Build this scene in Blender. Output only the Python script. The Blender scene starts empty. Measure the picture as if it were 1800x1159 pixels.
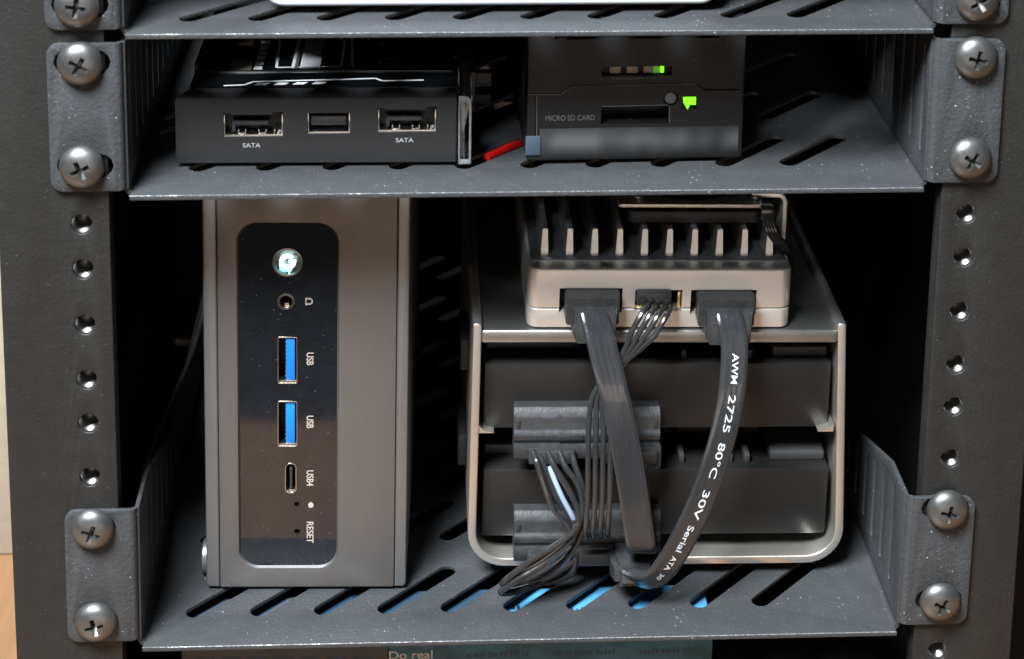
import bpy, bmesh, math, random
from math import sin, cos, pi, radians
from mathutils import Vector, Matrix
random.seed(7)
C = bpy.context.scene.collection
SC = bpy.context.scene
S = 0.001                                   # everything below is written in millimetres

# ------------------------------------------------------------------ camera
# position and direction solved from the rack's hole spacing (15.875 / 12.7 mm)
CAM = Vector((-30.33, -487.62, 170.32)); FP = 3438.9; PPX, PPY = 996.9, -334.2
_a, _b, _c = 0.2075, 0.077, 0.0201
_f = Vector((sin(_b)*cos(_a), cos(_b)*cos(_a), -sin(_a)))
_r0 = Vector((cos(_b), -sin(_b), 0)); _u0 = _r0.cross(_f)
_r = _r0*cos(_c) + _u0*sin(_c); _u = -_r0*sin(_c) + _u0*cos(_c)
cam_d = bpy.data.cameras.new('camera'); cam = bpy.data.objects.new('camera', cam_d); C.objects.link(cam)
M = Matrix.Identity(4)
for i in range(3):
    M[i][0] = _r[i]; M[i][1] = _u[i]; M[i][2] = -_f[i]; M[i][3] = CAM[i]*S
cam.matrix_world = M
cam_d.sensor_fit = 'HORIZONTAL'; cam_d.sensor_width = 36; cam_d.lens = FP/1800*36
cam_d.shift_x = -(PPX-900)/1800; cam_d.shift_y = (PPY-579.5)/1800
cam_d.clip_start = 0.02; cam_d.clip_end = 20
cam_d.dof.use_dof = True; cam_d.dof.focus_distance = 0.560; cam_d.dof.aperture_fstop = 20
SC.camera = cam
# ------------------------------------------------------------------ world and lamps
W = bpy.data.worlds.new('World'); SC.world = W; W.use_nodes = True
W.node_tree.nodes['Background'].inputs[0].default_value = (0.75, 0.85, 1.0, 1)
W.node_tree.nodes['Background'].inputs[1].default_value = 0.02
SC.view_settings.view_transform = 'Standard'; SC.view_settings.look = 'None'
SC.view_settings.exposure = 0.0; SC.view_settings.gamma = 1
def area(name, loc, aim, sx, sy, power, col):
    l = bpy.data.lights.new(name, 'AREA'); l.shape = 'RECTANGLE'; l.size = sx; l.size_y = sy
    l.energy = power; l.color = col
    o = bpy.data.objects.new(name, l); C.objects.link(o); o.location = loc
    o.rotation_euler = (Vector(aim)-Vector(loc)).to_track_quat('-Z', 'Y').to_euler()
    return o
area('window_light', (-0.46, -0.62, 1.09), (0, 0.0, -0.1), 0.50, 0.50, 90, (0.90, 0.96, 1.0))
area('room_light', (0.25, -1.6, 0.35), (0, 0, -0.1), 0.8, 0.8, 0.9, (1.0, 0.93, 0.87))  # unseen fill lamp added to lift the front-facing surfaces
area('low_warm_light', (0.0, -0.78, -0.19), (0.03, 0, -0.12), 0.8, 0.12, 0.85, (1.0, 0.84, 0.71))  # unseen warm lamp added to boost the light bounced off the wood
try:
    SC.cycles.max_bounces = 8; SC.cycles.transparent_max_bounces = 12; SC.cycles.caustics_reflective = False
except Exception: pass

# ------------------------------------------------------------------ pixel -> place helpers
def ray(px, py): return _f + (px-PPX)/FP*_r - (py-PPY)/FP*_u
def at(px, py, y):
    v = ray(px, py); return CAM + v*((y-CAM.y)/v.y)
def atz(px, py, z):
    v = ray(px, py); return CAM + v*((z-CAM.z)/v.z)
class Frame:
    """local axes of one thing: x right, y into the rack, z up (mm)"""
    def __init__(s, o, yaw=0, roll=0):
        s.M = Matrix.Translation(o) @ Matrix.Rotation(radians(yaw), 4, 'Z') @ Matrix.Rotation(radians(roll), 4, 'Y')
        s.I = s.M.inverted()
    def l(s, px, py, y=0):
        o = s.I @ CAM; v = s.I.to_3x3() @ ray(px, py)
        return o + v*((y-o.y)/v.y)
    def root(s, name, label, cat, group=None, kind=None):
        o = bpy.data.objects.new(name, None); C.objects.link(o); o.empty_display_size = .01
        m = s.M.copy(); m.translation = m.translation*S; o.matrix_world = m
        tag(o, label, cat, group, kind); return o
def tag(o, label=None, cat=None, group=None, kind=None):
    if label: o['label'] = label
    if cat: o['category'] = cat
    if group: o['group'] = group
    if kind: o['kind'] = kind
    return o

# ------------------------------------------------------------------ materials
class NB:
    def __init__(s, name):
        s.m = bpy.data.materials.new(name); s.m.use_nodes = True; s.t = s.m.node_tree
        s.b = s.t.nodes['Principled BSDF']; s.out = s.t.nodes['Material Output']
        s.tc = s.t.nodes.new('ShaderNodeTexCoord'); s.mp = s.t.nodes.new('ShaderNodeMapping')
        s.mp.inputs['Scale'].default_value = (1000,)*3; s.L(s.tc.outputs['Object'], s.mp.inputs[0])
    def L(s, a, b): s.t.links.new(a, b)
    def N(s, t): return s.t.nodes.new(t)
    def noise(s, scale, detail=3, stretch=None, rough=.6):
        n = s.N('ShaderNodeTexNoise'); n.inputs['Scale'].default_value = scale
        n.inputs['Detail'].default_value = detail; n.inputs['Roughness'].default_value = rough
        if stretch:
            m = s.N('ShaderNodeMapping'); m.inputs['Scale'].default_value = stretch
            s.L(s.mp.outputs[0], m.inputs[0]); s.L(m.outputs[0], n.inputs[0])
        else: s.L(s.mp.outputs[0], n.inputs[0])
        return n.outputs[0]
    def ramp(s, x, a, b, lo=0., hi=1.):
        r = s.N('ShaderNodeMapRange'); r.inputs[1].default_value = a; r.inputs[2].default_value = b
        r.inputs[3].default_value = lo; r.inputs[4].default_value = hi; s.L(x, r.inputs[0]); return r.outputs[0]
    def math(s, op, a, b):
        n = s.N('ShaderNodeMath'); n.operation = op
        for i, v in enumerate((a, b)):
            if isinstance(v, (int, float)): n.inputs[i].default_value = v
            else: s.L(v, n.inputs[i])
        return n.outputs[0]
    def mix(s, f, a, b):
        n = s.N('ShaderNodeMix'); n.data_type = 'RGBA'
        if isinstance(f, (int, float)): n.inputs[0].default_value = f
        else: s.L(f, n.inputs[0])
        for i, v in ((6, a), (7, b)):
            if isinstance(v, tuple): n.inputs[i].default_value = (*v, 1)
            else: s.L(v, n.inputs[i])
        return n.outputs[2]
    def bump(s, h, st, dist=.0001):
        n = s.N('ShaderNodeBump'); n.inputs['Strength'].default_value = st; n.inputs['Distance'].default_value = dist
        s.L(h, n.inputs['Height']); s.L(n.outputs[0], s.b.inputs['Normal']); return n
def mat(name, col, metal=0, rough=.5, bump=0, bscale=1.5, spec=.5, coat=0, var=.12, vscale=.15, emit=None, es=0, stretch=None, ior=None, specks=0, bdist=.0001, rvar=.0):
    k = NB(name); b = k.b
    n = k.noise(vscale, 4, stretch)
    c0 = tuple(c*(1-var) for c in col); c1 = tuple(min(1, c*(1+var)) for c in col)
    colr = k.mix(k.ramp(n, .3, .7), c0, c1)
    if specks:
        v = k.N('ShaderNodeTexVoronoi'); v.inputs['Scale'].default_value = .55; k.L(k.mp.outputs[0], v.inputs[0])
        sp = k.math('MULTIPLY', k.ramp(v.outputs[0], .05, .13, 1, 0), k.ramp(k.noise(.12, 3), .50, .60))
        fine = k.math('MULTIPLY', k.ramp(k.noise(3.2, 2), .66, .73), k.ramp(k.noise(.07, 3), .50, .62))
        sm = k.math('MULTIPLY', k.math('MAXIMUM', sp, k.math('MULTIPLY', fine, .5)), specks)
        colr = k.mix(sm, colr, (.55, .56, .56))
    k.L(colr, b.inputs['Base Color'])
    b.inputs['Metallic'].default_value = metal
    if rvar: k.L(k.ramp(k.noise(.4, 5, stretch), .3, .7, rough-rvar, rough+rvar), b.inputs['Roughness'])
    else: b.inputs['Roughness'].default_value = rough
    b.inputs['Specular IOR Level'].default_value = spec; b.inputs['Coat Weight'].default_value = coat
    b.inputs['Coat Roughness'].default_value = .05
    if ior: b.inputs['IOR'].default_value = ior
    if bump: k.bump(k.noise(bscale, 4, stretch), bump, bdist)
    if emit: b.inputs['Emission Color'].default_value = (*emit, 1); b.inputs['Emission Strength'].default_value = es
    return k.m
MT = {}
MT['post'] = mat('powder_coat_post', (.0185, .018, .017), .0, .50, .4, .9, spec=.33, var=.12, bdist=.0005, specks=.12, rvar=.06)
MT['shelf'] = mat('powder_coat_shelf', (.044, .0465, .050), .0, .46, .7, .9, spec=.36, var=.10, specks=.75, bdist=.0004)
MT['wear'] = None
MT['screw'] = mat('black_nickel', (.17, .17, .168), .85, .40, .2, .8, var=.15, rvar=.06)
MT['recess'] = mat('screw_recess', (.22, .215, .20), .95, .30, .3, 2.0)
MT['thread'] = mat('plated_thread', (.42, .42, .41), 1, .3, .4, 1.5)
MT['dark'] = mat('inner_black', (.006, .006, .007), 0, .6)
MT['void'] = mat('rack_back_black', (.010, .010, .012), 0, .7)
MT['pc'] = mat('titanium_aluminium', (.185, .174, .168), .70, .46, .25, 2.6, var=.04, bdist=.00015)
MT['pcside'] = mat('titanium_side', (.24, .24, .245), .75, .42, .15, 2.6, var=.04)
MT['gloss'] = mat('gloss_black_panel', (.010, .011, .014), 0, .07, 0, var=.2, ior=1.78, specks=.3, rvar=.03)
MT['chrome'] = mat('nickel_shell', (.62, .61, .58), 1, .25, .1, 2)
MT['chromedk'] = mat('dark_nickel', (.20, .20, .20), 1, .3, .1, 2)
MT['gold'] = mat('gold_contact', (.75, .60, .33), 1, .3)
MT['usb'] = mat('usb_blue', (.005, .20, .85), 0, .4, var=.05)
MT['print'] = mat('warm_white_print', (.46, .39, .35), 0, .6, var=.15, vscale=1.5)
MT['foil'] = mat('bright_foil_print', (.85, .87, .90), 0, .5, var=.05, es=0)
MT['flatcable'] = mat('pale_ribbon_cable', (.62, .63, .66), .2, .4, var=.2, vscale=.4, stretch=(3, .2, 1))
MT['print_w'] = mat('white_print', (.62, .64, .66), 0, .6, var=.25, vscale=1.2)
MT['print_g'] = mat('grey_print', (.42, .43, .44), 0, .5, var=.1)
MT['alu'] = mat('champagne_aluminium', (.84, .79, .73), .93, .34, .2, 2.2, var=.03)
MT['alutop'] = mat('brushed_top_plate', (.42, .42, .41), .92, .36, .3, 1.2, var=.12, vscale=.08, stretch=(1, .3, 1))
MT['alu_case'] = mat('case_aluminium', (.86, .83, .78), .60, .38, .2, 2.2, var=.03)
MT['fin'] = mat('fin_aluminium', (.95, .93, .90), .93, .33, .15, 2, var=.04)
MT['casetop'] = mat('case_top_dark', (.16, .165, .17), .6, .42, .3, 2, stretch=(3, .3, 1))  # darker copy of the case metal: dark reflection between fins put into colour
MT['drive'] = mat('black_cast', (.012, .0115, .011), .1, .40, .25, 1.6, var=.08, bdist=.00015)
MT['drivetop'] = mat('drive_label_grey', (.045, .046, .047), .1, .5, .25, 1.2)
MT['plastic'] = mat('grey_black_plastic', (.029, .030, .032), 0, .36, .35, 1.3, var=.2, vscale=.4, bdist=.00015, rvar=.08)
MT['ribbon'] = mat('cable_jacket', (.024, .025, .027), 0, .24, .45, .6, var=.25, stretch=(1, 1, .12), bdist=.0003, coat=.35, rvar=.06)
MT['wire'] = mat('wire_jacket', (.022, .0225, .0235), 0, .22, .25, 1.0, coat=.4, rvar=.06)
MT['palewire'] = mat('pale_blue_jacket', (.26, .34, .46), 0, .35)
MT['red'] = mat('red_cable', (.55, .008, .008), 0, .4)
MT['dockblk'] = mat('dock_black', (.020, .020, .021), .0, .45, .3, 2.5, var=.05, spec=.4, specks=.1)
MT['smoke'] = mat('smoked_cover', (.004, .005, .006), 0, .06, var=.1)
MT['pcb'] = mat('dark_circuit_board', (.008, .010, .012), 0, .4, .3, .6)
MT['comp'] = mat('component_grey', (.30, .30, .30), .5, .4)
MT['tan'] = mat('tan_coil', (.36, .29, .22), .2, .5)
MT['abs'] = mat('satin_black_case', (.008, .0082, .0088), 0, .42, .3, 2.2, var=.06, spec=.32, specks=.3)
MT['white'] = mat('white_plastic', (.58, .60, .65), 0, .35, var=.03)
MT['rubber'] = mat('rubber', (.012, .012, .012), 0, .6)
MT['led'] = mat('green_led', (.1, .8, .02), 0, .3, emit=(.16, 1, .01), es=2.2)
MT['led_dim'] = mat('green_led_glow', (.15, .35, .05), 0, .4, emit=(.16, .6, .02), es=.35)
MT['glow'] = mat('power_glow', (.6, .9, .9), 0, .3, emit=(.62, .97, .95), es=3.0)
MT['glow2'] = mat('power_glow_low', (.3, .8, .9), 0, .3, emit=(.35, .85, .88), es=1.1)
MT['grey'] = mat('grey_tube', (.13, .125, .12), .1, .5)
MT['rod'] = mat('grey_sleeve', (.42, .40, .38), 0, .5)
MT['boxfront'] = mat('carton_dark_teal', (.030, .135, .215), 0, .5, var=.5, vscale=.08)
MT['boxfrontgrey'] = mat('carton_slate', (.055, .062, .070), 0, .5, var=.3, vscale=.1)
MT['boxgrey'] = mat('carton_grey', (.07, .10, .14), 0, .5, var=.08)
MT['boxblue'] = mat('carton_blue', (.085, .34, .62), 0, .45, var=.08, vscale=.05)
MT['boxink'] = mat('carton_ink', (.02, .05, .09), 0, .5)  # ink colour, used too for the painted shadow on the carton top
MT['sticker'] = mat('dull_blue_sticker', (.045, .075, .10), 0, .6)
MT['beige'] = mat('beige_plaster', (.36, .31, .235), 0, .7, .2, .3)
MT['green'] = mat('dark_green_fabric', (.012, .030, .016), 0, .8, .5, .3)
MT['wall'] = mat('dark_room_wall', (.012, .012, .012), 0, .9)

def wood():
    k = NB('wood_floor')
    n = k.noise(.012, 6, (1, .12, 1)); g = k.noise(.09, 5, (1, .05, 1))
    c = k.mix(k.ramp(n, .35, .65), (.175, .086, .038), (.27, .145, .070))
    c = k.mix(k.ramp(g, .45, .7, 0, .5), c, (.12, .06, .03)); k.L(c, k.b.inputs['Base Color'])
    k.b.inputs['Roughness'].default_value = .4; return k.m
MT['wood'] = wood()
def edge_worn_glint():  # bright flecks: worn paint plus the glint of the lit edge
    k = NB('worn_shelf_edge')
    n = k.noise(1.6, 5, (1, 3, 3)); n2 = k.noise(.05, 3)
    f = k.math('MULTIPLY', k.ramp(n, .50, .62), k.ramp(n2, .35, .6, .3, 1))
    c = k.mix(f, (.10, .105, .11), (.62, .62, .60)); k.L(c, k.b.inputs['Base Color'])
    k.L(k.ramp(f, 0, 1, .1, .7), k.b.inputs['Metallic']); k.b.inputs['Roughness'].default_value = .38
    k.bump(n, .4); return k.m
MT['wear'] = edge_worn_glint()
def clear(name, tint, rough=.03):
    m = bpy.data.materials.new(name); m.use_nodes = True; b = m.node_tree.nodes['Principled BSDF']
    b.inputs['Base Color'].default_value = (*tint, 1); b.inputs['Transmission Weight'].default_value = 1
    b.inputs['Roughness'].default_value = rough; b.inputs['IOR'].default_value = 1.49; return m
MT['acrylic'] = clear('clear_acrylic', (.93, .95, .96))
MT['acryedge'] = mat('frosted_acrylic_edge', (.15, .155, .16), 0, .25, coat=.3, var=.4, vscale=.5)
def smeared():
    k = NB('smudged_print')
    n = k.noise(.10, 1, (1, 1, .3)); sx = k.N('ShaderNodeSeparateXYZ'); k.L(k.mp.outputs[0], sx.inputs[0])
    band = k.math('MULTIPLY', k.ramp(sx.outputs[2], 2.6, 6.2), k.ramp(sx.outputs[2], 11.2, 7.4))
    c = k.mix(k.math('MULTIPLY', band, k.ramp(n, .35, .6, .15, 1)), (.010, .0105, .011), (.080, .084, .088))
    k.L(c, k.b.inputs['Base Color']); k.b.inputs['Roughness'].default_value = .5; return k.m
MT['smear'] = smeared()

# ------------------------------------------------------------------ mesh helpers
def finish(me, ang=35):
    bm = bmesh.new(); bm.from_mesh(me)
    bmesh.ops.remove_doubles(bm, verts=bm.verts, dist=1e-4)
    bmesh.ops.recalc_face_normals(bm, faces=bm.faces)
    for f in bm.faces: f.smooth = True
    for e in bm.edges: e.smooth = not (len(e.link_faces) == 2 and e.calc_face_angle(0) > radians(ang))
    bm.to_mesh(me); bm.free()
class MB:
    def __init__(s): s.bm = bmesh.new()
    def box(s, x0, x1, y0, y1, z0, z1, bev=0, seg=2, M=None):
        t = bmesh.new(); bmesh.ops.create_cube(t, size=1)
        for v in t.verts: v.co = Vector(((x0+x1)/2+v.co.x*(x1-x0), (y0+y1)/2+v.co.y*(y1-y0), (z0+z1)/2+v.co.z*(z1-z0)))
        if bev: bmesh.ops.bevel(t, geom=t.edges[:]+t.verts[:], offset=bev, segments=seg, affect='EDGES', profile=.5)
        return s.add(t, M)
    def add(s, t, M=None):
        if M is not None: t.transform(M)
        me = bpy.data.meshes.new('t'); t.to_mesh(me); t.free(); s.bm.from_mesh(me); bpy.data.meshes.remove(me); return s
    def lathe(s, prof, o, axis='Y', seg=32, caps=True, M=None):
        """prof = [(radius, along)]; along runs on +axis from o"""
        t = bmesh.new(); rings = []
        for r, h in prof:
            ring = []
            for i in range(seg):
                a = 2*pi*i/seg; p = (r*cos(a), h, r*sin(a)) if axis == 'Y' else (r*cos(a), r*sin(a), h) if axis == 'Z' else (h, r*cos(a), r*sin(a))
                ring.append(t.verts.new(Vector(o)+Vector(p)))
            rings.append(ring)
        for a, b in zip(rings, rings[1:]):
            for i in range(seg): t.faces.new((a[i], a[(i+1) % seg], b[(i+1) % seg], b[i]))
        if caps: t.faces.new(rings[0]); t.faces.new(rings[-1][::-1])
        return s.add(t, M)
    def cyl(s, o, r, h, axis='Y', seg=24, bev=0):
        p = [(r, 0), (r, h)] if not bev else [(r-bev, 0), (r, bev), (r, h-bev), (r-bev, h)]
        return s.lathe(p, o, axis, seg)
    def loft(s, secs, bev=0):
        t = bmesh.new(); R = [[t.verts.new(Vector(p)) for p in sec] for sec in secs]; n = len(R[0])
        for a, b in zip(R, R[1:]):
            for i in range(n): t.faces.new((a[i], a[(i+1) % n], b[(i+1) % n], b[i]))
        t.faces.new(R[0]); t.faces.new(R[-1][::-1])
        bmesh.ops.recalc_face_normals(t, faces=t.faces)
        if bev: bmesh.ops.bevel(t, geom=[e for e in t.edges if e.calc_face_angle(0) > .5], offset=bev, segments=2, affect='EDGES')
        return s.add(t)
    def tube(s, pts, r, seg=10, sub=8):
        P = spline(pts, sub); t = bmesh.new(); rings = []; n = None
        for i, p in enumerate(P):
            T = (P[min(i+1, len(P)-1)]-P[max(i-1, 0)]).normalized()
            n = (Vector((0, 0, 1)) if abs(T.z) < .9 else Vector((1, 0, 0))) if n is None else n
            n = (n-T*n.dot(T)).normalized(); b = T.cross(n)
            rings.append([t.verts.new(p+(n*cos(2*pi*k/seg)+b*sin(2*pi*k/seg))*r) for k in range(seg)])
        for a, b in zip(rings, rings[1:]):
            for i in range(seg): t.faces.new((a[i], a[(i+1) % seg], b[(i+1) % seg], b[i]))
        t.faces.new(rings[0]); t.faces.new(rings[-1][::-1]); return s.add(t)
    def mesh(s, me, M=None):
        t = bmesh.new(); t.from_mesh(me); bpy.data.meshes.remove(me); return s.add(t, M)
    def build(s, name, m, parent=None, ang=35, label=None, inv=None, **kw):
        me = bpy.data.meshes.new(name); s.bm.to_mesh(me); s.bm.free()
        if inv is not None: me.transform(inv)
        finish(me, ang); me.transform(Matrix.Scale(S, 4))
        me.materials.append(MT[m]); o = bpy.data.objects.new(name, me); C.objects.link(o)
        if parent is not None: o.parent = parent
        if label: o['label'] = label
        tag(o, **kw); return o
def spline(pts, sub=8):
    P = [Vector(p) for p in pts]; P = [P[0]*2-P[1]]+P+[P[-1]*2-P[-2]]; out = []
    for i in range(1, len(P)-2):
        a, b, c, d = P[i-1:i+3]
        for k in range(sub):
            t = k/sub; out.append(.5*((2*b)+(c-a)*t+(2*a-5*b+4*c-d)*t*t+(3*b-a-3*c+d)*t**3))
    out.append(P[-2]); return out
def new_mesh(ob):
    me = bpy.data.meshes.new_from_object(ob); d = ob.data; bpy.data.objects.remove(ob)
    bpy.data.curves.remove(d); return me
def plate(outer, holes, th, bev=0, res=1):
    """flat sheet with holes, in XY, z -th/2..th/2"""
    cu = bpy.data.curves.new('c', 'CURVE'); cu.dimensions = '2D'; cu.fill_mode = 'BOTH'
    for poly in [outer]+list(holes):
        sp = cu.splines.new('POLY'); sp.points.add(len(poly)-1); sp.use_cyclic_u = True
        for p, q in zip(sp.points, poly): p.co = (q[0], q[1], 0, 1)
    cu.extrude = th/2-bev; cu.bevel_depth = bev; cu.offset = -bev; cu.bevel_resolution = res
    return new_mesh(bpy.data.objects.new('c', cu))
FRONT = Matrix(((1, 0, 0, 0), (0, 0, -1, 0), (0, 1, 0, 0), (0, 0, 0, 1)))     # (u,v,w) -> (u,-w,v)
WALL = Matrix(((0, 0, 1, 0), (1, 0, 0, 0), (0, 1, 0, 0), (0, 0, 0, 1)))       # (u,v,w) -> (w,u,v)
T = lambda x, y, z: Matrix.Translation((x, y, z))
def rrect(x0, x1, y0, y1, r, seg=6):
    if not isinstance(r, (tuple, list)): r = (r,)*4
    out = []
    for (cx, cy, a), q in zip(((x1, y1, 0), (x0, y1, 90), (x0, y0, 180), (x1, y0, 270)), r):
        sx = 1 if cx == x1 else -1; sy = 1 if cy == y1 else -1
        if q <= 0: out.append((cx, cy)); continue
        for i in range(seg+1):
            t = radians(a+90*i/seg); out.append((cx-sx*q+q*cos(t), cy-sy*q+q*sin(t)))
    return out
def obround(ax, ay, bx, by, w, seg=6):
    a = math.atan2(by-ay, bx-ax); out = []
    for cx, cy, s in ((bx, by, -90), (ax, ay, 90)):
        for i in range(seg+1):
            t = a+radians(s+180*i/seg); out.append((cx+w*cos(t), cy+w*sin(t)))
    return out
def circle(x, y, r, n=24): return [(x+r*cos(2*pi*i/n), y+r*sin(2*pi*i/n)) for i in range(n)]
def text_mesh(s, size, sx=1, th=.03, align='CENTER', off=0):
    cu = bpy.data.curves.new('t', 'FONT'); cu.body = s; cu.size = size; cu.align_x = align; cu.align_y = 'CENTER'
    cu.extrude = th/2; cu.offset = off; me = new_mesh(bpy.data.objects.new('t', cu))
    me.transform(Matrix.Diagonal((sx, 1, 1, 1))); return me
def cut(me, cutters):
    a = bpy.data.objects.new('a', me); C.objects.link(a); tmp = [a]
    cm = bpy.data.meshes.new('b'); b = cutters.bm; b.normal_update()
    bmesh.ops.recalc_face_normals(b, faces=b.faces); b.to_mesh(cm); b.free()
    o = bpy.data.objects.new('b', cm); C.objects.link(o); tmp.append(o)
    md = a.modifiers.new('x', 'BOOLEAN'); md.operation = 'DIFFERENCE'; md.solver = 'EXACT'; md.object = o
    md.use_self = True
    bpy.context.view_layer.update(); dg = bpy.context.evaluated_depsgraph_get()
    r = bpy.data.meshes.new_from_object(a.evaluated_get(dg))
    for q in tmp: bpy.data.objects.remove(q)
    return r
def tmesh(mb):
    me = bpy.data.meshes.new('m'); bmesh.ops.recalc_face_normals(mb.bm, faces=mb.bm.faces); mb.bm.to_mesh(me); mb.bm.free(); return me
def copy_to(o, parent, loc=None, rot=None):
    c = o.copy(); C.objects.link(c); c.parent = parent
    if loc is not None: c.location = loc
    if rot is not None: c.rotation_euler = rot
    for ch in list(o.children):
        d = ch.copy(); C.objects.link(d); d.parent = c
    return c

# ================================================================== SETTING
FLOOR_Z = -236
f = MB().box(-700, 700, -190, 900, FLOOR_Z-20, FLOOR_Z).build('wooden_table', 'wood', kind='structure')
MB().box(-1500, 1500, 905, 925, -600, 1200).build('room_wall', 'wall', kind='structure')
MB().box(-1500, 1500, -2600, 905, -720, -700).build('room_floor', 'wall', kind='structure')
b = MB().box(-330, -139.5-11, 150, 210, FLOOR_Z, -84, 1.5)
b.build('beige_block', 'beige', label='plain beige block standing behind the left edge of the rack, mostly out of frame', cat='block')
bb = MB()
for i in range(60):
    x = random.uniform(-260, -165); z = random.uniform(-80, 30); y = random.uniform(160, 200)
    bb.lathe([(2, 0), (9, 4), (10, 9), (3, 14)], (x, y, z), 'Z', 7)
bb.build('dark_green_cloth', 'green', label='very dark green crumpled cloth heaped on the beige block at the far left', cat='cloth')

# ================================================================== RACK
rack = Frame((0, 0, 0)).root('equipment_rack', 'black steel ten inch equipment rack with rows of threaded holes down both posts', 'rack')
hz = []
z = 15.875+12.7+15.875
seq = [44.45, 31.75, 15.875, 0, -28.575+15.875, -28.575, -44.45, -57.15, -73.025, -88.9, -101.6, -117.475, -133.35, -146.05, -161.925, -177.8, -190.5, -206.375]
for sx in (-1, 1):
    xi = 111.0; xo = 139.8 if sx < 0 else 137.6
    outer = [(sx*xi, FLOOR_Z+1), (sx*xo, FLOOR_Z+1), (sx*xo, 70), (sx*xi, 70)]
    if sx > 0: outer = [(xi, FLOOR_Z+1), (140.4, FLOOR_Z+1), (133.0+1.2, -30), (131.5+8, 70), (xi, 70)]; outer = [(xi, FLOOR_Z+1), (139.6, FLOOR_Z+1), (138.9, 70), (xi, 70)]
    me = plate(outer, [circle(sx*118.25, q, 2.75) for q in seq], 2.0, .35, 2)
    m = MB().mesh(me, T(0, 1.0, 0) @ FRONT)
    a, c = sorted((sx*(xo-2.0), sx*(xo-.15)));
    m.box(a, c, 1.9, 34, FLOOR_Z+1, 70, .2)
    a, c = sorted((sx*(xi+.1), sx*(xi+1.6))); m.box(a, c, 1.9, 7, FLOOR_Z+1, 70, .2)
    post = m.build('post', 'post', rack)
    th = None
    for q in seq:
        if th is None:
            prof = [(2.76, 1.0)]
            for k in range(9): prof += [(2.72, 1.1+k*.7), (2.40, 1.45+k*.7)]
            prof += [(.3, 7.8)]
            th = MB().lathe(prof, (0, 0, 0), 'Y', 28, caps=False).build('threaded_hole', 'thread', post); o = th
        else: o = th.copy(); C.objects.link(o); o.parent = post
        o.location = (sx*118.25*S, .0002, q*S)
MB().mesh(plate([(-137, FLOOR_Z+6), (137, FLOOR_Z+6), (137, 70), (-137, 70)], [[(-62, -232), (8, -232), (8, -173), (-62, -173)]], 1.5), T(0, 301, 0) @ FRONT).build('back_panel', 'void', rack)
MB().box(-134, 134, 3, 299, FLOOR_Z+2, FLOOR_Z+4).build('bottom_panel', 'void', rack)  # black sheet added as the shade below the rack
MB().box(-110.5, 110.5, 1, 299, 53, 54.5).build('top_panel', 'void', rack)  # unseen roof added to block light falling in from above
for sx in (-1, 1):
    a, c = sorted((sx*134, sx*135.5)); MB().box(a, c, 36, 299, FLOOR_Z+1, 70).build('side_panel', 'void', rack)

# ------------------------------------------------------------------ screw (dome head with a real Phillips recess)
def screw_mesh():
    prof = [(5.75, 0), (5.85, -.35)]
    for k in range(1, 13):
        a = radians(90*k/12); prof.append((5.8*cos(a)**.85 if k < 12 else .05, -.5-3.2*sin(a)))
    me = tmesh(MB().lathe(prof, (0, 0, 0), 'Y', 48))
    c = MB()
    for k in range(2):
        secs = []
        for y, w, l in ((-4.6, .78, 3.0), (-3.4, .62, 2.6), (-1.0, .25, .6)):
            a = [(-l, y, -w), (l, y, -w), (l, y, w), (-l, y, w)]
            if k: a = [(q[2], q[1]+.003, -q[0]) for q in a]
            secs.append(a)
        c.loft(secs)
    return cut(me, c)
proto = MB().mesh(screw_mesh()).build('screw', 'screw', None, ang=30)
C.objects.unlink(proto)
def add_screw(parent, fr, px, py, ang, n=[0]):
    p = fr.l(px, py, -4.2)
    o = proto.copy(); C.objects.link(o); o.parent = parent
    o.location = (p.x*S, -1.5*S, (p.z-.1)*S); o.rotation_euler = (radians(random.uniform(-2, 2)), radians(ang), radians(random.uniform(-2, 2)))

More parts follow.
